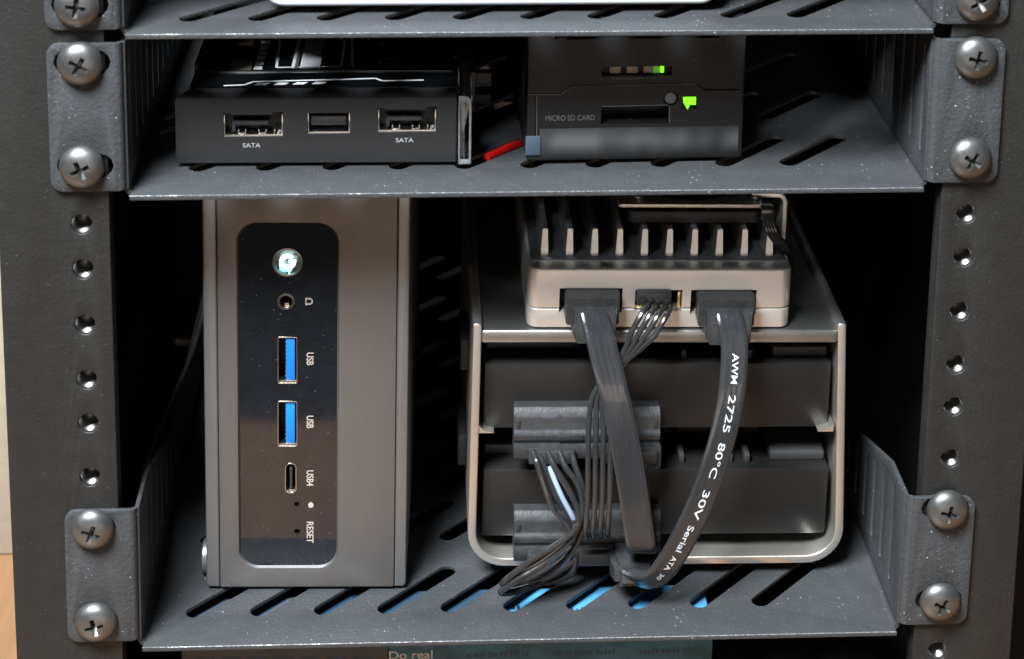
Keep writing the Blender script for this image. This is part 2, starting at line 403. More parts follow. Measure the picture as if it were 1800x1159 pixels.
# ------------------------------------------------------------------ shelves
DEPTH = 298
def shelf(fz, roll, label, sdx, sdy, wy0, screws, ear_lo=1.3):
    fr = Frame((0, 0, fz), 0, roll)
    rt = fr.root('vented_shelf', label, 'shelf', 'black vented rack shelves')
    holes = []
    for r in range(7):
        for k in range(10):
            x = -93.7+18*k+sdx; y = 11.8+sdy+36*r; w = 2.55
            holes.append(obround(x+w*.35, y+w, x+w*.35+17.6, y+w+17.8, w))
    m = MB(); th = 1.3
    me = plate([(-105.4, -1.6), (105.6, -1.6), (105.6, DEPTH), (-105.4, DEPTH)], holes, th, .25)
    m.mesh(me, T(0, 0, -th/2))
    for sx in (-1, 1):
        X = 106.4*sx
        top = lambda y: 41.8 if y < 18 else max(41.8-(y-18)*.33, 24)
        out = [(.25, 1.5), (DEPTH, 1.5), (DEPTH, 24), (72, 24), (18, 41.8), (.25, 41.8)]
        hs = []; y = wy0
        while y < DEPTH-8: hs.append(obround(y, 9.0, y, top(y)-4.6, 1.05, 4)); y += 11.05
        m.mesh(plate(out, hs, 1.2, .2), T(X, 0, 0) @ WALL)
        # bends: floor-wall and wall-ear
        def bend(c, a0, a1, r, ax, l0, l1):
            t = bmesh.new(); R = []
            for q, rr in ((0, r), (1, r-1.2)):
                row = []
                for i in range(7):
                    a = radians(a0+(a1-a0)*i/6); u, v = rr*cos(a), rr*sin(a)
                    row.append([t.verts.new((c[0]+u, l, c[1]+v) if ax == 'Y' else (c[0]+u, c[1]+v, l)) for l in (l0, l1)])
                R.append(row)
            for i in range(6):
                t.faces.new((R[0][i][0], R[0][i+1][0], R[0][i+1][1], R[0][i][1]))
                t.faces.new((R[1][i][0], R[1][i][1], R[1][i+1][1], R[1][i+1][0]))
                for l in (0, 1): t.faces.new((R[0][i][l], R[1][i][l], R[1][i+1][l], R[0][i+1][l]))
            m.add(t)
        if sx > 0: bend((105.4, 1.5), -90, 0, 1.6+1.2-.1, 'Y', .8, DEPTH) if False else bend((104.3, 1.4), -90, 0, 2.7, 'Y', .8, DEPTH)
        else: bend((-104.3, 1.4), -90, -180, 2.7, 'Y', .8, DEPTH)
        # ear
        hs = []
        for px, py, an in screws:
            p = fr.l(px, py, -1.5)
            if p.x*sx > 0:
                zc = fr.l(px, py, -4.2).z-.1; e = -screw_in[sx]
                hs.append(obround(sx*(screw_slot[sx]), zc, sx*120.5, zc, 3.25))
        o = rrect(108.0 if sx > 0 else -125.6, 125.6 if sx > 0 else -108.0, ear_lo, 41.8, (3.2, 0, 0, 3.2) if sx > 0 else (0, 3.2, 3.2, 0))
        m.mesh(plate(o, hs, 1.4, .25), T(0, -.75, 0) @ FRONT)
        c = (108.1*sx, .25)
        if sx > 0: bend(c, -90, -180, 1.7, 'Z', ear_lo+.25, 41.8)
        else: bend(c, -90, 0, 1.7, 'Z', ear_lo+.25, 41.8)
    m.build('tray', 'shelf', rt)
    # worn front edge of the sheet, with its glint of light painted in
    e = MB(); t = [];
    secs = []
    for i in range(120):
        x = -105.5+211*i/119; j = random.uniform(-.03, .03)
        secs.append([(x, -1.62+j, -.02), (x, -1.50, .06+j), (x, -1.28, .05), (x, -1.30, -.12), (x, -1.55, -.12)])
    e.loft(secs); e.build('worn_edge', 'wear', rt, label='thin bright worn strip along the front edge')
    for px, py, an in screws: add_screw(rt, fr, px, py, an)
    return fr, rt
screw_in = {1: 0, -1: 0}; screw_slot = {-1: 112.6, 1: 115.6}
F0, R0 = shelf(8.45, -.16, 'topmost vented black shelf, cut by the top edge of the picture, under the white device', 2.1, -2.5, 12, [(133, 14, 8), (1722, 4, -32)])
F1, R1 = shelf(-36.0, 0, 'middle vented black shelf carrying the connector dock and the box with green lights', 3.1, 3.2, 6, [(138, 116, 30), (141, 299, -25), (1719, 106, 12), (1709, 283, 33)])
screw_slot = {-1: 115.2, 1: 113.6}
F2, R2 = shelf(-169.35, .43, 'bottom vented black shelf carrying the upright mini computer and the drive cage', 0, 0, 12, [(160, 937, 20), (166, 1101, -14), (1669, 903, 10), (1656, 1065, 28)], 2.0)

# ================================================================== WHITE DEVICE on the top shelf
p = atz(470, 8, 8.6)
fw = Frame((-71.5, 14, 10.4), 0, -.16); r = fw.root('white_network_box', 'white plastic device on the topmost shelf, only its rounded lower edge in view', 'device')
m = MB(); me = plate(rrect(0, 122.5, 0, 34, 5.5, 8), [], 90, 1.2, 3); m.mesh(me, T(0, 45, 0) @ FRONT)
m.build('housing', 'white', r)
for x in (16, 106):
    for y in (12, 78): MB().cyl((x, y, -1.9), 5, 2.2, 'Z').build('foot', 'rubber', r)

# ================================================================== CONNECTOR DOCK (mid shelf, left)
fd = Frame((-95.8, 17.6, -36), -.7, 0)
rd = fd.root('storage_dock', 'flat black connector dock with two SATA sockets, at left on the middle shelf', 'dock')
a = fd.l(308, 178); b = fd.l(803, 170); c = fd.l(310, 292)
Wd = b.x; Zt = (a.z+b.z)/2; Zb = 1.1
def px_rect(fr, x0, y0, x1, y1, y=0):
    p, q = fr.l(x0, y0, y), fr.l(x1, y1, y); return p.x, q.x, q.z, p.z
ports = [px_rect(fd, 392, 202, 498, 241), px_rect(fd, 540, 199, 616, 236), px_rect(fd, 664, 193, 767, 233)]
# bezel : solid with a sloping left end on top, cut by the three openings
prof = [[(0, 0, Zb), (Wd, 0, Zb), (Wd, 0, Zt), (0, 0, Zt)], [(2.2, 4.2, Zb), (Wd, 4.2, Zb), (Wd, 4.2, Zt+1.7), (3.6, 4.2, Zt+1.7)]]
me = tmesh(MB().loft(prof, .25))
cc = MB()
for x0, x1, z0, z1 in ports: cc.box(x0, x1, -2, 4.6, z0, z1)
for x0, x1, z0, z1 in (ports[0], ports[2]):
    cc.box(x1-3.0, x1+.02, -2, 4.6, z1-.5, z1+.75); cc.box(x0-.02, x0+2.2, -2, 4.6, z1-.5, z1+.45)
MB().mesh(cut(me, cc)).build('bezel', 'dockblk', rd, ang=25)
for i, (x0, x1, z0, z1) in enumerate(ports):
    s = MB(); s.box(x0+.02, x1-.02, .15, 4.05, z0+.02, z0+.75, .12); s.box(x1-.5, x1-.03, .5, 4.05, z0+.75, z1-.1, .1); s.box(x0+.03, x0+.4, .5, 4.05, z0+.75, z1-.1, .1)
    so = s.build('socket', 'chrome', rd, label='connector socket' if i == 1 else None)
    MB().box(x0+.05, x1-.05, 4.1, 4.19, z0+.05, z1-.05).build('socket_back', 'dark', so)
    g = MB()
    if i != 1:
        w = x1-x0
        g.box(x0+2.3, x1-4.0, .8, 4.0, z0+3.1, z0+4.0, .1); g.box(x0+2.3, x0+3.2, .8, 4.0, z0+1.5, z0+3.15, .1)
        k = MB()
        for u in (.24, .58): 
            k.box(x0+w*u, x0+w*u+.3, .5, 4, z0+.8, z0+2.1, .08); k.box(x0+w*u+1.9, x0+w*u+2.2, .5, 4, z0+.8, z0+2.1, .08); k.box(x0+w*u+.3, x0+w*u+1.9, .5, 4, z0+.8, z0+1.1, .08)
        k.box(x1-2.5, x1-2.2, .5, 4, z0+.8, z0+2.2, .08); k.box(x1-1.6, x1-.6, .8, 4, z0+.8, z0+1.9, .2)
        k.build('contact_clip', 'chrome', so)
    else:
        g.box(x0+1.0, x1-1.2, 1.2, 4.0, z0+2.2, z1-1.2, .15)
    g.build('tongue', 'plastic', so)
for px, py in ((442, 256), (711, 247)):
    p = fd.l(px, py); MB().mesh(text_mesh('SATA', 1.75, 1.15, .04), T(p.x, -.02, p.z) @ FRONT).build('lettering', 'print_g', rd)
# deck, cover and its printed lines
DZ = Zt+1.75
m = MB(); m.box(3.4, Wd+.2, 4.3, 17.3, DZ-1.4, DZ, .2); m.build('cover_front', 'smoke', rd)
def dk(px, py, z=DZ):
    o = fd.I @ CAM; v = fd.I.to_3x3() @ ray(px, py); return o+v*((z-o.z)/v.z)
def line(mb, pts, w, z):
    P = [dk(*p, z) for p in pts]
    for p, q in zip(P, P[1:]):
        d = (q-p); n = Vector((-d.y, d.x, 0)).normalized()*w/2
        mb.loft([[p-n, p+n, p+n+Vector((0, 0, .05)), p-n+Vector((0, 0, .05))], [q-n, q+n, q+n+Vector((0, 0, .05)), q-n+Vector((0, 0, .05))]])
DL = DZ+.03
l = MB(); line(l, [(393, 151), (430, 149.5), (445, 144), (600, 140), (660, 138), (672, 142.5), (745, 141)], .8, DL); l.build('cover_line', 'foil', rd)
for k in range(4):
    x = 455+33.5*k; y = 148.5-k*.7
    P = [dk(x-8, y+1.8, DL), dk(x+12, y+1.6, DL), dk(x+20, y-2.2, DL), dk(x, y-2.0, DL)]
    up = Vector((0, 0, .05)); MB().loft([P, [q+up for q in P]]).build('cover_dash', 'foil', rd)
# tray body behind, PCB, parts under the raised cover
MB().box(4, Wd-.3, 13.6, 105, DZ-9, DZ-7.6, .2).build('circuit_board', 'pcb', rd)
MB().box(4, Wd-.3, 6.4, 106, 1.2, 3, .3).build('base_plate', 'dockblk', rd)
m = MB(); m.box(3.2, 4.2, 17.9, 106, 3, DZ+2, .2); m.build('side_rail', 'dockblk', rd)
m = MB(); m.box(3.4, Wd-1, 17.4, 17.8, DZ-1.1, DZ+.08, .1); m.build('cover_lip', 'chromedk', rd)
WZ = DZ-1.6
l = MB()
line(l, [(478, 60), (492, 73), (486, 119), (595, 117), (600, 116.5), (606, 73), (590, 63)], .75, WZ); line(l, [(619, 60), (619.5, 117)], .75, WZ)
l.build('cover_line', 'foil', rd)
for k in range(6):
    y = 120-8.8*k; x = 452+2.7*k
    P = [dk(x-7, y+2.6, WZ), dk(x+9, y+2.2, WZ), dk(x+9, y-3.4, WZ), dk(x-5, y-3.8, WZ)]
    up = Vector((0, 0, .05)); MB().loft([P, [q+up for q in P]]).build('cover_tick', 'foil' if k < 3 else 'print_w', rd)
p0 = dk(397, 131, WZ-.4); p1 = dk(790, 126, WZ-.4)
MB().box(4.4, Wd-1, 17.9, 104, WZ-1.2, WZ-.1, .15).build('smoked_window', 'smoke', rd)
for (xa, ya, xb, yb, mm, hh) in ((512, 120, 516, 60, 'foil', 1.2), (517, 121, 526, 60, 'grey', 1.2), (527, 120, 531, 60, 'foil', 1.2), (532, 120, 572, 60, 'flatcable', 1.6), (532, 120, 566, 104, 'foil', 2.0), (418, 80, 450, 62, 'tan', 2.2), (405, 124, 446, 108, 'tan', 1.6)):
    a = dk(xa, ya, WZ); b = dk(xb, yb, WZ); MB().box(a.x, max(b.x, a.x+1), a.y, max(b.y, a.y+1), WZ-.05, WZ+hh*.25, .1).build('component', mm, rd)
m = MB()
for i in range(26):
    a = dk(random.uniform(640, 760), random.uniform(66, 116), WZ); s_ = random.uniform(.25, .7); m.box(a.x, a.x+s_, a.y, a.y+s_*1.3, WZ-.02, WZ+.15, .04)
for i in range(4):
    a = dk(678+8*i, 106, WZ); m.box(a.x, a.x+.5, a.y, a.y+1.2, WZ-.02, WZ+.2, .05)
o = m.build('solder_joints', 'comp', rd); o['kind'] = 'stuff'
# acrylic end piece
m = MB(); me = plate(rrect(Wd+.3, Wd+4.2, Zb-.4, Zt+1.2, (2.2, .4, .4, .6), 5), [], 88, .35, 2); m.mesh(me, T(0, 44-.6, 0) @ FRONT)
m.build('acrylic_side', 'acrylic', rd)
m = MB(); m.mesh(plate(rrect(Wd+.5, Wd+4.0, Zb-.2, Zt+1.0, (2.0, .3, .3, .5), 5), [rrect(Wd+1.0, Wd+3.4, Zb+1.2, Zt-1.2, .4)], .25, .08), T(0, -.78, 0) @ FRONT); m.box(Wd+3.9, Wd+4.3, -.5, 60, Zt-.6, Zt+.5, .15); m.box(Wd+.4, Wd+.8, 2, 70, Zt+1.0, Zt+1.35, .12); m.box(Wd+1.9, Wd+2.2, -.6, 2, Zb+.6, Zt, .1)
m.build('polished_edge', 'acryedge', rd)  # grey strips painted as the bright edge highlights of the clear acrylic
MB().box(Wd+1.3, Wd+1.8, 1.0, 80, Zb+1.5, Zt-2.2, .1).build('inner_rail', 'grey', rd)
for x, y in ((8, 10), (Wd+1.0, 8), (8, 95), (Wd-2, 95)): MB().cyl((x, y, .05), 3.6, 2.0, 'Z', 20, .3).build('foot', 'rubber', rd)
m = MB(); m.box(Wd+5.2, Wd+10.4, 36, 40, 9.6, 14, .5); m.box(Wd+5.2, Wd+10.4, 36, 40, 4.2, 7.4, .5); m.box(Wd+4.4, Wd+5.6, 34, 60, 3, 15, .3); m.build('side_connector', 'grey', rd)

# red cable and pale plug ends behind the dock
m = MB(); m.tube([at(856, 276, 24), at(872, 269, 27), at(897, 258, 33), at(918, 250, 42), at(930, 246, 60)], 1.1, 8); 
m.build('red_data_cable', 'red', label='short bright red cable lying between the dock and the box with green lights', cat='cable')
for i, (px, py, a) in enumerate(((857, 124, .9), (884, 131, -.5), (885, 181, .1), (880, 76, -.5))):
    p = at(px, py, 120+i*9)
    MB().box(-3.2, 3.2, -3, 3, -1.7, 1.7, .8, M=T(*p) @ Matrix.Rotation(a, 4, 'Y')).build('cable_end', 'tan', label=['dim tan cable end behind the dock, left one of the level pair', 'dim tan cable end behind the dock, right one of the level pair', 'dim tan cable end lowest in the dark gap beside the dock', 'dim tan cable end highest in the dark gap under the top shelf'][i], cat='cable end', group='cable ends in the dark gap')
    m = MB(); m.tube([p+Vector((0, 2.5, 0)), p+Vector((2, 14, -6)), p+Vector((4, 30, -24-i*2)), Vector((p.x+5, p.y+50, -33))], 1.0, 6)
    m.build('cable_lead', 'rubber', bpy.data.objects[[o.name for o in bpy.data.objects if o.name.startswith('cable_end')][-1]], inv=None)

# ================================================================== BOX WITH GREEN LIGHTS (mid shelf, right)
fb = Frame((-.8, 16.8, -36), 1.2, 0)
rb = fb.root('card_reader_box', 'black plastic box with green lights and memory card slot, on the middle shelf', 'box')
Wb = fb.l(1305, 250).x; Hb = 42.3
slot = px_rect(fb, 975, 60.5, 1265, 68); slot = (slot[0], slot[1], (fb.l(975, 70).z+fb.l(1265, 67).z)/2, 39.6)
win = px_rect(fb, 1058, 118, 1181, 133); card = px_rect(fb, 1057, 188, 1176, 217)
btn = fb.l(1179, 173); led = fb.l(1212, 181)
me = plate(rrect(0, Wb, 1.2, Hb, 1.0, 3), [], 95, .5, 2); me.transform(T(0, 47.5, 0) @ FRONT)
cc = MB(); cc.box(slot[0], slot[1], -1, 3, slot[2], slot[3]); cc.box(win[0], win[1], -1, 2.4, win[2], win[3]); cc.box(card[0], card[1], -1, 8, card[2], card[3])
cc.cyl((btn.x, -1, btn.z), 2.1, 4); cc.box(led.x-2, led.x+2, -1, 1.6, led.z-1.8, led.z+1.7)
def groove(pts, w=.35):
    P = [fb.l(*p) for p in pts]
    for p, q in zip(P, P[1:]):
        d = (q-p).normalized(); n = Vector((-d.z, 0, d.x))*w/2; p = p-d*.1; q = q+d*.1; D = Vector((0, .8, 0)); U = Vector((0, -1, 0))
        cc.loft([[p-n+U, p+n+U, p+n+D, p-n+D], [q-n+U, q+n+U, q+n+D, q-n+D]])
groove([(927, 165.5), (984, 166), (1003, 152), (1200, 147), (1226, 148), (1240, 158), (1300, 157.5)], .42)
groove([(942, 167.5), (942, 262)], .35)
MB().mesh(cut(me, cc)).build('housing', 'abs', rb, ang=30)
l = MB(); 
for pts in ([(985, 166.8), (1003.5, 153), (1090, 150.3)], [(1090, 150.3), (1200, 147.6), (1224, 148.3)], [(943.5, 168), (943.5, 245)], [(928, 166.6), (984, 167)], [(1058, 187.5), (1175, 184.8)], [(1176.5, 186), (1177, 216)], [(1066, 139), (1160, 137.5), (1178, 133)]):
    P = [fb.l(*p) for p in pts]; l.tube([q+Vector((0, .02, 0)) for q in P], .10, 6, 1)
l.build('moulded_edge', 'grey', rb)
m = MB(); m.box(card[0]+.1, card[1]-.1, 7.0, 7.6, card[2], card[3]); m.box(slot[0], slot[1], 2.4, 2.9, slot[2], slot[3]); m.build('slot_inside', 'dark', rb)
w = win[1]-win[0]; zc = (win[2]+win[3])/2
for k, (u0, u1, mm) in enumerate(((.12, .28, 'tan'), (.36, .52, 'tan'), (.60, .74, 'tan'), (.74, .90, 'led_dim'))):
    MB().box(win[0]+w*u0, win[0]+w*u1, 1.0, 2.2, zc-.9, zc+1.1, .1).build('indicator_bar', mm, rb, label='green lit bar' if k == 3 else None)
MB().box(win[0]+w*.84, win[0]+w*.885, .8, 1.0, zc-.7, zc+1.1).build('indicator_light', 'led', rb)
MB().box(win[0]+.1, win[1]-.1, 2.25, 2.38, win[2]+.05, win[3]-.05).build('indicator_back', 'dark', rb)
MB().lathe([(1.75, 2.5), (1.75, .3), (1.45, -.25), (.6, -.45), (.05, -.5)], (btn.x, 0, btn.z), 'Y', 24).build('button', 'grey', rb)
me = plate([(-1.75, 1.5), (1.75, 1.5), (1.75, -.6), (.2, -.5), (-.5, -1.9), (-1.6, .0)], [], .9, .12); MB().mesh(me, T(led.x, .3, led.z) @ FRONT).build('status_light', 'led', rb)
p = fb.l(1002, 208); MB().mesh(text_mesh('MICRO SD CARD', 2.15, .83, .1), T(p.x, -.01, p.z) @ FRONT).build('embossed_lettering', 'grey', rb)
MB().box(3.6, Wb-1.2, -.06, .3, 1.9, card[2]-1.0, .02).build('name_strip', 'smear', rb)
p = fb.l(940, 257); MB().box(p.x-2.6, p.x+1.6, -.5, .2, p.z-2.6, p.z+3, .3).build('sticker', 'sticker', rb)
for x in (8, Wb-8):
    for y in (9, 86): MB().cyl((x, y, .04), 3.4, 1.4, 'Z', 20, .2).build('foot', 'rubber', rb)
# grey round lead behind it
m = MB(); m.tube([at(1290, 148, 118), at(1360, 147, 120), at(1425, 150, 122)], 2.7, 14); m.tube([at(1424, 150, 122), at(1470, 152, 128), at(1500, 165, 150), at(1490, 178, 185)], 1.9, 12)
m.build('grey_round_cable', 'rod', label='thick dark grey cable running sideways behind the box with green lights', cat='cable')

# ================================================================== MINI COMPUTER (bottom shelf, left)
o = atz(380-18, 1036, -168.6); fp = Frame((o.x+.2, 24.4, -168.65), -1.6, .43)
rp = fp.root('mini_computer', 'upright grey metal mini computer with glossy black port panel and lit power button', 'computer')
x1 = fp.l(716, 800).x; Wp = x1; Hp = 122
sl = fp.l(382, 600).x; sr = fp.l(697.5, 600).x
px0, px1, pz0, pz1 = px_rect(fp, 416, 392, 593, 998); q = fp.l(421, 900).x
PR = 5.6
hole = rrect(px0, px1, pz0, pz1, PR, 10)
m = MB(); m.mesh(plate(rrect(sl+.12, sr-.12, 1.0, Hp, .6, 3), [hole], 12, .3, 2), T(0, 6, 0) @ FRONT); m.box(sl+.12, sr-.12, 12, 124, 1.0, Hp, .4); m.build('housing', 'pc', rp)
m = MB(); m.mesh(plate(rrect(0, sl, 1.0, Hp+.3, (.2, 1.3, 1.3, .2), 5), [], 124, .45, 3), T(0, 62+.2, 0) @ FRONT); m.build('side_cover', 'pcside', rp)
m = MB(); m.mesh(plate(rrect(sr, Wp, 1.0, Hp+.3, (1.3, .2, .2, 1.3), 5), [], 124, .45, 3), T(0, 62+.2, 0) @ FRONT); m.build('side_cover', 'pcside', rp)
# chamfered rim round the panel
rim = MB(); hi = rrect(px0+.32, px1-.32, pz0+.32, pz1-.32, PR-.3, 10)
t = bmesh.new(); A = [t.verts.new((x, -.02, zz)) for x, zz in rrect(px0-.05, px1+.05, pz0-.05, pz1+.05, PR, 10)]; B = [t.verts.new((x, .75, zz)) for x, zz in hi]
n = len(A)
for i in range(n): t.faces.new((A[i], A[(i+1) % n], B[(i+1) % n], B[i]))
rim.add(t); rim.build('panel_rim', 'pcside', rp)
# glossy panel with its openings
def pr(a, b_, c_, d_): return px_rect(fp, a, b_, c_, d_)
B1 = fp.l(505, 463); J = fp.l(502.5, 532); U1 = pr(487, 594, 523, 677); U2 = pr(487, 707, 523, 788); CU = pr(500, 816, 521.5, 870)
H1 = fp.l(521.5, 889); H2 = fp.l(522, 937)
holes = [circle(B1.x, B1.z, 4.3, 32), circle(J.x, J.z, 2.55, 24), rrect(U1[0], U1[1], U1[2], U1[3], .5, 3), rrect(U2[0], U2[1], U2[2], U2[3], .5, 3), rrect(CU[0], CU[1], CU[2], CU[3], 1.5, 5), circle(H1.x, H1.z, .75, 14), circle(H2.x, H2.z, .85, 14)]
pan = MB().mesh(plate(rrect(px0+.35, px1-.35, pz0+.35, pz1-.35, PR-.35, 10), holes, .8, .06, 1), T(0, 1.1, 0) @ FRONT).build('port_panel', 'gloss', rp, ang=12)
MB().box(px0+1, px1-1, 11, 11.8, pz0+1, pz1-1).build('panel_back', 'dark', rp)
# power button
pb = MB().lathe([(4.2, 1.0), (4.25, .45), (3.7, .35), (3.55, .9), (3.5, 2.2), (.1, 2.3)], (B1.x, 0, B1.z), 'Y', 40, caps=False).build('power_button', 'chromedk', rp)
arc = [(2.3*cos(radians(a)), 2.3*sin(radians(a))) for a in range(42, 361, 12)]
gi = [(1.05*cos(radians(a)), 1.05*sin(radians(a))) for a in range(354, 41, -12)]
me = plate(arc+[(2.35, 0), (2.35, .55), (.35, .55), (.35, -.35), (1.0, -.35)]+gi, [], .5, .08)
MB().mesh(me, T(B1.x, 1.0, B1.z) @ FRONT).build('glowing_symbol', 'glow', pb)
me = plate([(-2.4, -.6), (-2.3, -3.0), (-.9, -3.35), (1.0, -3.0), (1.6, -1.4), (0.6, -1.9), (-1.2, -1.9)], [], .3, .05); MB().mesh(me, T(B1.x, 1.4, B1.z) @ FRONT).build('light_ring', 'glow2', pb)  # glowing patch painted as the bloom below the lit symbol
# audio jack
jk = MB().lathe([(2.5, .75), (2.5, .45), (1.9, .40), (1.62, .7), (1.6, 6)], (J.x, 0, J.z), 'Y', 32, caps=False).build('audio_jack', 'chromedk', rp)
MB().box(J.x-.55, J.x+.75, .9, 5, J.z-1.55, J.z-.65, .15).build('contact', 'gold', jk)
# USB sockets
for u in (U1, U2):
    a, b_, c_, d_ = u
    s = MB(); t_ = .28
    me = plate(rrect(a+.05, b_-.05, c_+.05, d_-.05, .5, 3), [rrect(a+.05+t_, b_-.05-t_, c_+.05+t_, d_-.05-t_, .25, 3)], 8, .08, 1); s.mesh(me, T(0, 4.5, 0) @ FRONT)
    s.box(a+.4, b_-.4, .6, 3, c_+.3, c_+1.15, .15)
    us = s.build('usb_socket', 'chrome', rp)
    MB().box(a+.3+2.1, b_-.85, 1.0, 8, c_+1.1, d_-.7, .1).build('tongue', 'usb', us)
    m = MB(); m.box(a+.35, b_-.35, 8.0, 8.4, c_+.4, d_-.4); m.build('socket_back', 'dark', us)
    m = MB()
    for k in range(9): m.box(a+2.05, a+2.42, 1.6, 6, c_+1.9+k*1.28, c_+2.5+k*1.28, .05)
    m.build('contact_row', 'chromedk', us)
a, b_, c_, d_ = CU; s = MB()
s.mesh(plate(rrect(a+.04, b_-.04, c_+.04, d_-.04, 1.45, 6), [rrect(a+.36, b_-.36, c_+.36, d_-.36, 1.15, 6)], 7, .08, 1), T(0, 4.0, 0) @ FRONT)
s.box(a+.7, b_-.6, .7, 2.5, c_+.45, c_+1.2, .2)
uc = s.build('usb_c_socket', 'chrome', rp); MB().box((a+b_)/2-.35, (a+b_)/2+.35, 1.2, 6, c_+1.4, d_-1.4, .1).build('tongue', 'plastic', uc)
MB().box(a+.4, b_-.4, 7.1, 7.4, c_+.4, d_-.4).build('socket_back', 'dark', uc)
for H in (H1, H2): MB().lathe([(.74, .72), (.6, 1.2), (.55, 4), (.05, 4.1)], (H.x, 0, H.z), 'Y', 16, caps=False).build('pinhole', 'chromedk', rp)
R90 = Matrix.Rotation(radians(-90), 4, 'Z')
for s_, py, sx in (('USB', 633, 1.0), ('USB', 744, 1.0), ('USB4', 843, .98), ('RESET', 938, 1.12)):
    p = fp.l(544, py); MB().mesh(text_mesh(s_, 2.75, sx*.84, .04, off=.03), T(p.x, .68, p.z) @ FRONT @ R90).build('lettering', 'print', rp)
# headphone sign and microphone sign
p = fp.l(543.5, 532); m = MB()
m.mesh(plate([(1.05*cos(radians(t)), 1.0*sin(radians(t))) for t in range(-40, 221, 20)]+[(.62*cos(radians(t)), .6*sin(radians(t))) for t in range(220, -41, -20)], [], .04), T(p.x, .68, p.z) @ FRONT @ R90)
for q in (-.85, .85): m.mesh(plate(rrect(q-.3, q+.3, -1.15, -.45, .2), [], .04), T(p.x, .68, p.z) @ FRONT @ R90)
m.mesh(plate(rrect(-.85, .85, -1.15, -.85, .1), [], .04), T(p.x, .675, p.z) @ FRONT @ R90)
m.build('headphone_sign', 'print', rp)
p = fp.l(546, 890); m = MB(); m.mesh(plate([(-.95, 0), (-.3, .75), (.3, .75), (.9, .45), (.9, -.45), (.3, -.75), (-.3, -.75)], [], .04), T(p.x, .68, p.z) @ FRONT @ R90); m.build('microphone_sign', 'print', rp)
p = fp.I @ at(366, 985, 32); MB().lathe([(4.9, 2.4), (4.9, .4), (4.3, 0)], (-2.3, 10, p.z), 'X', 32).build('foot', 'pcside', rp)
for x in (10, Wp-10):
    for y in (10, 112): MB().cyl((x, y, .05), 4, 1.2, 'Z', 20, .2).build('rubber_foot', 'rubber', rp)
m = MB(); m.tube([at(362, 470, 118), at(359, 540, 110), at(343, 603, 108), at(320, 663, 104), at(290, 730, 96), at(262, 800, 92), at(250, 860, 100), at(262, 900, 130)], .75, 8)
m.build('thin_black_cable', 'grey', label='thin black cable curving down in the dark left of the mini computer', cat='cable')

# ================================================================== DRIVE CAGE
fc = Frame(at(832, 570, 27), 0, .95)
rc = fc.root('drive_cage', 'pale silver aluminium drive cage with rounded lower corners holding two black drives', 'drive cage')
tr = fc.l(1488, 571); bl = fc.l(832, 880); br = fc.l(1486.5, 880); bot = fc.l(1150, 993).z; W0 = tr.x; fl = br.x-W0; th = 2.45
pt = fc.l(1150, 582).z; pb_ = fc.l(1150, 605).z
def uprof(ins):
    x0, x1, zb, r = ins+.1, W0-ins+fl, bot+ins, 11-ins
    out = [(x1-r, zb)]; out = []
    for i in range(9):
        a = radians(180+90*i/8); out.append((x0+r+r*cos(a), zb+r+r*sin(a)))
    for i in range(9):
        a = radians(270+90*i/8); out.append((x1-r+r*cos(a), zb+r+r*sin(a)))
    return out
po = [(0, 0)]+uprof(0)+[(W0, 0)]; pi_ = [(W0-th, -.0)]+uprof(th)[::-1]+[(th, 0)]
po[0] = (0, -.3); po[-1] = (W0, -.3); 
m = MB(); CD = 128
m.mesh(plate(po+[(W0-.6, .05), (W0-th+.6, .05), (W0-th, -.4)]+uprof(th)[::-1]+[(th, -.4), (th-.6, .05), (.6, .05)], [], CD, .35, 2), T(0, CD/2, 0) @ FRONT)
m.build('side_and_base', 'alu', rc)
m = MB(); m.box(th-.15, W0-th+.15, .25, CD-1, pb_, pt, .9, 3); m.build('top_plate', 'alutop', rc)
for zq in (fc.l(845, 758).z,):
    for s_, x in ((1, th-.1), (-1, W0-th+.9)):
        MB().loft([[(x, .6, zq+1.6), (x+s_*1.2, .6, zq-.1), (x+s_*4.5, .6, zq-1.0), (x, .6, zq-1.0)], [(x, 100, zq+1.6), (x+s_*1.2, 100, zq-.1), (x+s_*4.5, 100, zq-1.0), (x, 100, zq-1.0)]]).build('drive_ledge', 'alu', rc)
for x in (14, W0-14):
    for y in (22, 104): MB().cyl((x, y, bot-3.9), 4.5, 4.0, 'Z', 20, .3).build('foot', 'rubber', rc)
for pz_, zz in ((625, 0), (793, 0)):
    p = fc.l(818, pz_, 24); MB().box(-2.6, -.05, 24, 44, p.z-5, p.z+5, .6).build('side_grip', 'rubber', rc)
# the two drives
def drive(px_l, px_r, top, bottom, label):
    a = fc.l(px_l, top, 4); b = fc.l(px_r, top, 4); c = fc.l((px_l+px_r)/2, bottom, 4); mid = fc.l((px_l+px_r)/2, top+1, 4)
    fr = Frame(fc.M @ Vector((a.x, 4, c.z)), 0, .95); r = fr.root('hard_drive', label, 'hard drive', 'hard drives in the cage')
    w = b.x-a.x; h = mid.z-c.z
    m = MB(); m.box(0, w, 0, 110, 0, h, .45)
    m.build('body', 'drive', r)
    m = MB(); m.box(.4, w*.28, 8.5, 100, h-.1, h+3.2, .7); m.box(w-17, w-.6, 4, 100, h-.1, h+3.2, .8); m.box(w*.28, w-17.5, 20, 100, h-.1, h+2.4, .5)
    for x in (w*.37, w*.37+20, w*.55+16, w*.66+10): m.box(x, x+1.6, 3, 21, h-.1, h+2.6, .3)
    m.build('rear_housing', 'drivetop', r)
    return fr, r, w, h
D1 = drive(852, 1462, 638, 752, 'upper black hard drive in the silver cage, just under its top plate')
D2 = drive(850, 1457, 823, 940, 'lower black hard drive in the silver cage, just above its rounded base')

